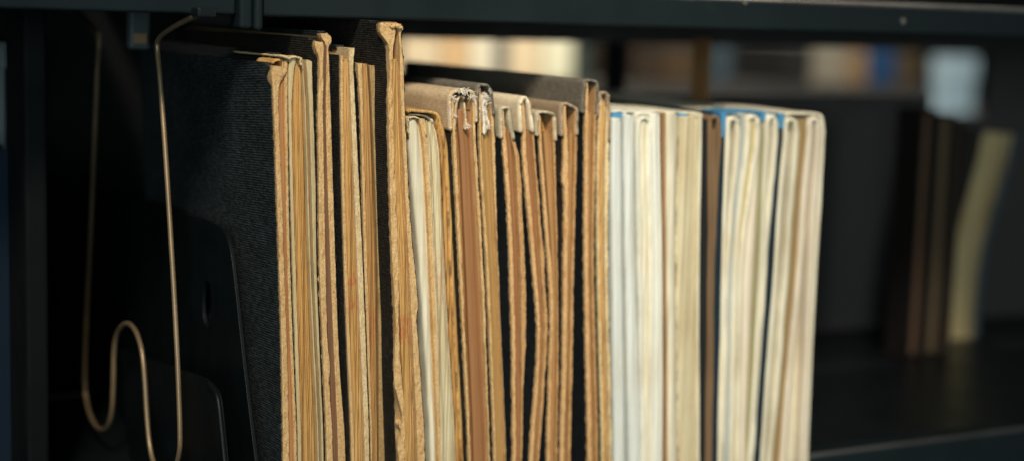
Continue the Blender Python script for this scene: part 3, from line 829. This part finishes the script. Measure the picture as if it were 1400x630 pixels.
# upper shelf
box('shelf_lip', M['lip'], bc, (xj + .0045, LIPY, zlb), (X1, LIPY + .012, zlt), .0012)
box('shelf_panel', M['shelfdk'], bc, (xj + .0045, LIPY + .0125, zlb + .006), (X1, YBK, zlb + .0085))
box('shelf_lip', M['panel'], bc, (xj + .0045, YBK + .0005, zlb - .010), (X1, YBK + .006, zlt), .0008)
box('shelf_lip', M['lipleft'], bc, (-.25, LIPY - .002, zlb + .0002), (xj - .0052, LIPY + .010, zlt + .01), .001)
box('shelf_panel', M['shelfdk'], bc, (-.25, LIPY + .0105, zlb + .004), (xj - .0052, YBK, zlb + .0065))
# joint bracket: two folded steel ears
zb = at(345, 42, LIPY - .003).z
xa, xb_, xc = at(326, 20, LIPY - .003).x, at(345, 20, LIPY - .003).x, at(358, 20, LIPY - .003).x
box('joint_bracket', M['lipleft'], bc, (xa, LIPY - .0045, zb + .0004), (xb_ - .0003, LIPY + .006, zlt + .02), .0012)
box('joint_bracket', M['lip'], bc, (xb_ + .0003, LIPY - .0048, zb), (xc, LIPY + .0062, zlt + .02), .0012)
def disc(name, mat, parent, c, r, t, n=20):
    V = []
    for yy in (0, -t):
        for k in range(n):
            a = 2 * math.pi * k / n
            V.append(Vector((c.x + r * math.cos(a) * (1 if yy == 0 else .8), c.y + yy, c.z + r * math.sin(a) * (1 if yy == 0 else .8))))
    Fc = [(k, (k + 1) % n, n + (k + 1) % n, n + k) for k in range(n)] + [tuple(range(n)), tuple(n + k for k in reversed(range(n)))]
    return mesh(name, V, Fc, mat, parent)
disc('screw', M['screw'], bc, at(1234, 29, LIPY), .0013, .0005)
disc('screw', M['screw'], bc, at(1018, 2.5, LIPY), .0013, .0005)
# lower shelf
box('shelf_panel', M['shelfdk'], bc, (xj - .002, EDGE + .012, -.003), (X1, YBK, 0.0))
box('shelf_lip', M['lip'], bc, (xj - .002, EDGE, -.022), (X1, EDGE + .0118, -.0001), .0012)
box('shelf_panel', M['shelfdk'], bc, (-.25, LIPY + .006, -.0034), (xj - .0025, YBK, -.0004))
# low back panel
zp = at(1170, 128, YBK - .004).z
xs = at(255, 100, YBK - .004).x
xe = at(1270, 120, YBK - .004).x
box('back_panel', M['panel'], bc, (xs, YBK - .006, .0004), (xe, YBK - .002, zp), .0008)
box('back_panel', M['fardark'], bc, (-.25, YBK - .006, .0004), (xs - .0005, YBK - .002, zlb + .003), .0008)  # added near-black sheet that keeps the left bay dark
xe2 = at(1350, 120, YBK - .004).x
box('back_panel', M['panel'], bc, (xe + .0005, YBK - .006, .0004), (xe2, YBK - .002, at(1300, 160, YBK - .004).z), .0008)
box('back_panel', M['panel'], bc, (xe2 + .0005, YBK - .006, .0004), (X1, YBK - .002, zlb - .0105), .0008)
tube('edge_bead', M['bead'], bc, [Vector((xj + .005, LIPY + .001, zlt)), Vector((.7, LIPY + .001, zlt)), Vector((X1, LIPY + .001, zlt))], .0011, 10)
tube('edge_bead', M['lowbead'], bc, [Vector((xj, EDGE + .001, .0)), Vector((.7, EDGE + .001, .0)), Vector((X1, EDGE + .001, .0))], .0010, 10)
# uprights
p0, p1 = at(34, 300, .57), at(66, 300, .57)
box('upright', M['post'], bc, (p0.x, .57, -.05), (p1.x, .60, zlb + .003), .0015)
box('upright', M['panel'], bc, (-.02, .70, -.05), (.10, .715, zlb + .002), .0015)
p0, p1 = at(840, 100, YBK + .02), at(856, 100, YBK + .02)
box('upright', M['post'], bc, (p0.x, YBK + .02, -.05), (p1.x, YBK + .03, zlt + .05), .001)
# added square frame; its tan centre is light through a hole, painted
p0, p1 = at(177, 68, .60), at(206, 40, .60)
cl = box('hole_light_frame', m_steel('grey hole light frame', (.09, .11, .115), .5, speck=False), bc, (p0.x, .60, p0.z), (p1.x, .606, zlb + .0035), .0015)
q0, q1 = at(183, 60, .599), at(201, 46, .599)
box('painted_hole_light', m_paper('tan painted hole light', (.40, .27, .14), .1, streak=False), cl, (q0.x, .5985, q0.z), (q1.x, .5996, q1.z), .0003)

# ------------------------------------------------------------------ wire book support
XW = .158
w = thing('wire_book_support', 'bent brass wire book support hanging under the upper shelf left of the row', 'book support', (XW, .53, zlb))
pts = [(88, 11), (102, 18), (120, 31), (131, 42), (135, 58), (133, 100), (129, 200), (124, 320), (118, 440), (116, 520), (120, 555), (129, 578), (139, 587), (148, 580), (153, 560), (155, 520), (156, 480),
       (160, 456), (169, 443), (178, 443), (187, 455), (194, 480), (198, 520), (201, 570), (205, 610), (212, 636), (225, 650), (238, 642), (245, 618), (246, 588),
       (243, 500), (238, 400), (232, 300), (225, 190), (219, 110), (215, 68), (217, 54), (227, 44), (245, 33), (264, 24), (278, 19)]
path = smooth_path([atX(x, y, XW) for (x, y) in pts], 6)
tube('wire', M['wire'], w, path, .0009, 14)
box('hook_clip', M['shelfdk'], w, (XW - .003, path[-1].y - .004, path[-1].z - .0012), (XW + .003, path[-1].y + .004, path[-1].z + .002), .0006)
box('hook_clip', M['shelfdk'], w, (XW - .003, path[0].y - .004, path[0].z - .0012), (XW + .003, path[0].y + .004, path[0].z + .002), .0006)

# ------------------------------------------------------------------ bookends
def plate(name, mat, parent, outline, X, t, hole=None):
    """flat steel plate standing along the depth, outline in photo pixels on the plane of a given X"""
    import bmesh
    bm = bmesh.new()
    P = [atX(x, y, X) for (x, y) in outline]
    P = smooth_path(P, 5)
    org = ORG[parent]
    vs = [bm.verts.new(Vector((X, p.y, max(p.z, .0006))) - org) for p in P]
    edges = [bm.edges.new((vs[i], vs[(i + 1) % len(vs)])) for i in range(len(vs))]
    if hole:
        hv = []
        c = atX(*hole[:2], X)
        for k in range(24):
            a = 2 * math.pi * k / 24
            hv.append(bm.verts.new(Vector((X, c.y + hole[2] * math.cos(a), c.z + hole[3] * math.sin(a))) - org))
        edges += [bm.edges.new((hv[k], hv[(k + 1) % 24])) for k in range(24)]
    r = bmesh.ops.triangle_fill(bm, edges=edges, use_beauty=True, use_dissolve=False)
    fs = [f for f in bm.faces]
    ex = bmesh.ops.extrude_face_region(bm, geom=fs)
    for v in [g for g in ex['geom'] if isinstance(g, bmesh.types.BMVert)]: v.co.x += t
    bmesh.ops.recalc_face_normals(bm, faces=bm.faces)
    me = bpy.data.meshes.new(name); bm.to_mesh(me); bm.free()
    me.materials.append(mat)
    o = bpy.data.objects.new(name, me)
    link(o, parent); ORG[o] = org
    bv = o.modifiers.new('bevel', 'BEVEL'); bv.width = .0004; bv.segments = 2; bv.angle_limit = math.radians(50)
    return o
XA = .1775
pb = atX(345, 640, XA)
e = thing('steel_bookend', 'large black steel bookend plate with an oval hole, flat against the first book cover', 'bookend', (XA, pb.y + .02, 0))
plate('bookend_plate', M['plate'], e, [(150, 262), (200, 276), (250, 291), (285, 303), (303, 314), (313, 334), (320, 380), (333, 500), (350, 640), (368, 790), (300, 780), (240, 760), (190, 700), (160, 560), (150, 400)], XA, .0012, (283, 415, .0052, .0085))
box('bookend_foot', M['plate'], e, (XA + .0014, pb.y + .03, .0002), (XA + .004, pb.y + .10, .0009))
XB = .166
pb = atX(305, 640, XB)
e = thing('steel_bookend', 'smaller glossy black bookend plate with rounded corner, in front of the large one', 'bookend', (XB, pb.y + .02, 0))
plate('bookend_plate', M['plate'], e, [(165, 478), (200, 490), (240, 502), (275, 515), (291, 527), (299, 545), (304, 590), (309, 640), (322, 800), (260, 790), (200, 760), (175, 640)], XB, .0012)
sheet_pts = [atX(x, y, XB - .0006) for (x, y) in [(286, 523), (293, 532), (298, 546), (302, 580), (306, 620), (309, 650)]]
tube('rolled_edge', M['plate'], e, smooth_path(sheet_pts, 4), .0009, 8)

# ------------------------------------------------------------------ things standing further along the shelf
BK = 'dim books standing at the back of the shelf on the right'
def block_book(name, label, cat, pxl, pxr, ytop, ybase, Yp, depth, mc, mp, group=None, z0=0.0, lean=0.0):
    """simple hard cover book seen edge on: covers, spine and leaves"""
    a = at(pxl, ybase, Yp); c = at(pxr, ybase, Yp)
    zt = at((pxl + pxr) / 2, ytop, Yp).z
    x0, x1 = a.x, c.x
    t = thing(name, label, cat, ((x0 + x1) / 2, Yp, z0), group)
    tk = min(.0022, (x1 - x0) * .14)
    ov = .002
    def bx(n, m, lo, hi, bev=.0004):
        o = box(n, m, t, lo, hi, bev)
        return o
    bx('cover', mc, (x0, Yp, z0), (x0 + tk, Yp + depth, zt))
    bx('cover', mc, (x1 - tk, Yp, z0), (x1, Yp + depth, zt))
    bx('page_block', mp, (x0 + tk + .0002, Yp + .003, z0 + ov), (x1 - tk - .0002, Yp + depth - .003, zt - ov))
    return t
zf = 0.0
_p = ray(1310, 462); YPB = min(.70, -CAMZ / _p.z * _p.y)
print('YPB', YPB)
Yp = YPB - .035
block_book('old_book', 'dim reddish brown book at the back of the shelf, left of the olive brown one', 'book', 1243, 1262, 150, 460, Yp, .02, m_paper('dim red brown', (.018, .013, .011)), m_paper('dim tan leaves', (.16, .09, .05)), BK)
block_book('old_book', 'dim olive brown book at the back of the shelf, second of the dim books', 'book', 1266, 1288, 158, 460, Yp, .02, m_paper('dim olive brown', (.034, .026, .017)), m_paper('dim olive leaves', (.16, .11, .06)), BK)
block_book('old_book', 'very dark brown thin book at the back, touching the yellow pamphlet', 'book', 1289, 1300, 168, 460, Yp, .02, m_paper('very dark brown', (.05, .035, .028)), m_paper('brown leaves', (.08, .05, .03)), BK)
# yellow pamphlet, slumped
Yy = YPB
t = thing('pamphlet', 'slumped yellow paged pamphlet with a slate blue back cover, right end of the shelf', 'pamphlet', (at(1312, 460, Yy).x, Yy, 0), BK)
yl = [(178, 1346), (230, 1334), (290, 1317), (350, 1303), (410, 1294), (462, 1290), (480, 1290)]
yr = [(182, 1386), (230, 1374), (290, 1356), (350, 1341), (410, 1333), (462, 1330), (480, 1330)]
def bslab(nm, m, L, R, top, par, rec=0.0, dpt=.03):
    fl, fr = curve(L), curve(R)
    n = 40
    V = []
    for j in range(n + 1):
        ya, yb = top[0] + (470 - top[0]) * j / n, top[1] + (470 - top[1]) * j / n
        a, c = at(fl(ya), ya, Yy + rec), at(fr(yb), yb, Yy + rec)
        if j == n: a.z = c.z = 0
        if a.z < 0: a.z = 0
        if c.z < 0: c.z = 0
        V += [a, c, c + Vector((0, dpt, 0)), a + Vector((0, dpt, 0))]
    Fc = []
    for j in range(n):
        for k in range(4):
            Fc.append((j * 4 + k, j * 4 + (k + 1) % 4, (j + 1) * 4 + (k + 1) % 4, (j + 1) * 4 + k))
    Fc += [(0, 1, 2, 3), (n * 4 + 3, n * 4 + 2, n * 4 + 1, n * 4)]
    return mesh(nm, V, Fc, m, par, True)
bslab('page_block', m_pages('yellowed leaves', (.68, .55, .28), fine=.4), yl, yr, (180, 184), t)
bslab('cover', m_paper('dark brown cover', (.035, .028, .023)), [(y, x - 4) for y, x in yl], [(y, x - .6) for y, x in yl], (178, 178), t)
bslab('cover', m_paper('slate blue cover', (.07, .10, .12)), [(y, x + .6) for y, x in yr], [(y, x + 9) for y, x in yr], (184, 186), t)
# navy book in the neighbouring bay at the far left
a = at(-60, 600, .60); c = at(24, 600, .60)
zt = at(0, 205, .60).z
t = thing('old_book', 'navy blue book in the neighbouring bay at the left edge, beyond the grey post', 'book', ((a.x + c.x) / 2, .60, 0))
box('cover', m_paper('navy cloth', (.004, .014, .030), .1, streak=False), t, (a.x, .60, 0), (c.x, .602, zt), .0006)
box('page_block', M['cream'], t, (a.x + .002, .6022, .002), (c.x - .002, .62, zt - .003), .0004)
box('cover', m_paper('navy cloth back', (.004, .014, .030), .1, streak=False), t, (a.x, .6202, 0), (c.x, .622, zt), .0006)
a = at(-60, 130, .66); c = at(7, 60, .66)
t = thing('box_file', 'grey card box above the navy book at the left edge', 'box', ((a.x + c.x) / 2, .66, 0))
box('carton', m_paper('grey card', (.16, .20, .21), .1, streak=False), t, (a.x, .66, 0), (c.x, .70, c.z), .001)
box('lid', m_paper('grey card lid', (.18, .22, .23), .1, streak=False), t, (a.x - .0006, .659, c.z - .01), (c.x + .0006, .701, c.z + .0006), .001)

# ------------------------------------------------------------------ the bookcase across the aisle
YF_ = 1.70
zs = at(1300, 160, YF_).z
fb = thing('steel_bookcase', 'far dark bookcase across the aisle, seen blurred through the gap under the shelf', 'bookcase', (1.0, YF_, zs))
zb2 = at(1180, 117, YF_).z
xf = at(1274, 117, YF_).x
box('shelf_panel', M['panel'], fb, (.2, YF_, zb2 - .03), (xf, YF_ + .3, zb2), .002)
box('shelf_panel', M['panel'], fb, (xf + .001, YF_, zs - .03), (3.2, YF_ + .3, zs), .002)
box('back_panel', M['fardark'], fb, (.2, YF_ + .301, zs - .6), (3.2, YF_ + .31, .8), .002)
box('shelf_panel', M['panel'], fb, (.2, YF_ + .02, .45), (3.2, YF_ + .3, .47), .002)
FGR = 'blurred books on the far bookcase'
def far(label, x0, x1, yt, col, pc=None):
    block_book('old_book', label, 'book', x0, x1, yt, 110, YF_, .16, m_paper('far cover ' + label[:20], col, .1), m_paper('far leaves ' + label[:20], pc or col, .1), FGR, z0=zb2)
far('cream book at the left of the pale far group, beside the tallest black book', 548, 604, 50, (.66, .54, .36))
far('tan book second in the pale far group', 606, 640, 50, (.62, .42, .22))
far('ivory book in the middle of the pale far group', 642, 675, 48, (.72, .66, .50))
far('grey book in the dark gap of the pale far group', 678, 693, 56, (.16, .17, .16))
far('cream tan book right of the grey gap in the pale far group', 695, 740, 50, (.68, .55, .36))
far('ivory green tinged book at the right of the pale far group', 742, 782, 50, (.70, .68, .50))
far('dark green book closing the pale far group on the right', 785, 806, 60, (.035, .05, .045))
far('dark brown book in the far shadow right of the middle upright', 868, 902, 66, (.03, .02, .012))
far('mid brown wide book in the far shadow beside the tan strip', 905, 958, 66, (.055, .034, .016))
far('slate blue book in the far shadow right of the tan strip', 977, 1000, 62, (.04, .06, .075))
far('black book at the left end of the right far group', 1072, 1108, 62, (.012, .013, .013))  # added so its dark side covers the next book's lit side
far('grey cream book in the right far group, beside the black one', 1110, 1156, 58, (.22, .20, .155))
far('tan book in the right far group beside the blue one', 1158, 1184, 68, (.22, .14, .07))
far('blue book in the right far group', 1187, 1222, 66, (.013, .05, .13))
far('small dim tan book at the right of the blue far book', 1236, 1256, 72, (.07, .05, .027))
# pale blue box on the far bookcase
a, c = at(1292, 155, YF_ + .01), at(1335, 80, YF_ + .01)
t = thing('box_file', 'pale blue carton on the far bookcase, above the dim books at the right', 'box', ((a.x + c.x) / 2, YF_ + .01, zs))
box('carton', m_paper('pale blue card', (.30, .42, .50), .05, streak=False), t, (a.x, YF_ + .01, zs), (c.x, YF_ + .04, c.z - .002), .002)
box('lid', m_paper('paler blue card', (.34, .46, .54), .05, streak=False), t, (a.x - .002, YF_ + .008, c.z - .03), (c.x + .002, YF_ + .042, c.z), .002)

# thin tan board behind the row
YT = .62
a, c = at(967.5, 150, YT), at(973.5, 54, YT)
t = thing('old_book', 'thin upright tan board seen above the dark folder, behind the row', 'book', (a.x, YT, 0))
box('cover', m_paper('tan strip', (.52, .27, .10), .1), t, (a.x, YT, 0), (a.x + (c.x - a.x) * .6, YT + .014, c.z), .0004)
box('page_block', m_paper('tan strip leaves', (.30, .16, .07), .1), t, (a.x + (c.x - a.x) * .61, YT + .001, 0.0006), (c.x, YT + .013, c.z - .002), .0004)

# ------------------------------------------------------------------ light
def area(name, loc, target, size, power, col):
    l = bpy.data.lights.new(name, 'AREA')
    l.shape = 'DISK'; l.size = size; l.energy = power; l.color = col
    o = bpy.data.objects.new(name, l)
    o.location = loc
    o.rotation_euler = (Vector(target) - Vector(loc)).to_track_quat('-Z', 'Y').to_euler()
    COL.objects.link(o)
    return o
tgt = Vector((.292, .5, CAMZ - .058))
az, el, dist = math.radians(26), math.radians(41), 1.6
l = bpy.data.lights.new('window_beam', 'SPOT')
l.energy = 180; l.color = (1.0, .92, .79); l.shadow_soft_size = .19
l.spot_size = 2 * math.atan(.26 / dist); l.spot_blend = .45
o = bpy.data.objects.new('window_beam', l)
loc = tgt + Vector((-math.sin(az) * math.cos(el), -math.cos(az) * math.cos(el), math.sin(el))) * dist
o.location = loc
o.rotation_euler = (tgt - loc).to_track_quat('-Z', 'Y').to_euler()
o.scale = (.70, 1, 1)
COL.objects.link(o)
area('side_fill', (-.72, -1.0, .30), (.17, .58, .10), .6, 8.5, (.80, .95, 1.0))  # added fill, source unseen, brightens the left cover and wire
area('room_fill', (1.25, -.75, .29), (.60, .68, .08), .5, 2.3, (.95, .97, 1.0))  # added fill from front right, source unseen, brightens the slumped pamphlet
area('aisle_lamp', (.9, 1.15, 1.0), (1.0, 1.72, .12), .4, 30, (1.0, .92, .8))

wd = bpy.data.worlds.new('World')
S.world = wd
wd.use_nodes = True
bg = wd.node_tree.nodes['Background']
bg.inputs['Color'].default_value = (.25, .62, .70, 1)
bg.inputs['Strength'].default_value = .075

S.render.engine = 'CYCLES'
S.view_settings.view_transform = 'Standard'
S.view_settings.look = 'None'
S.view_settings.exposure = 0
S.view_settings.gamma = 1
S.cycles.use_denoising = True
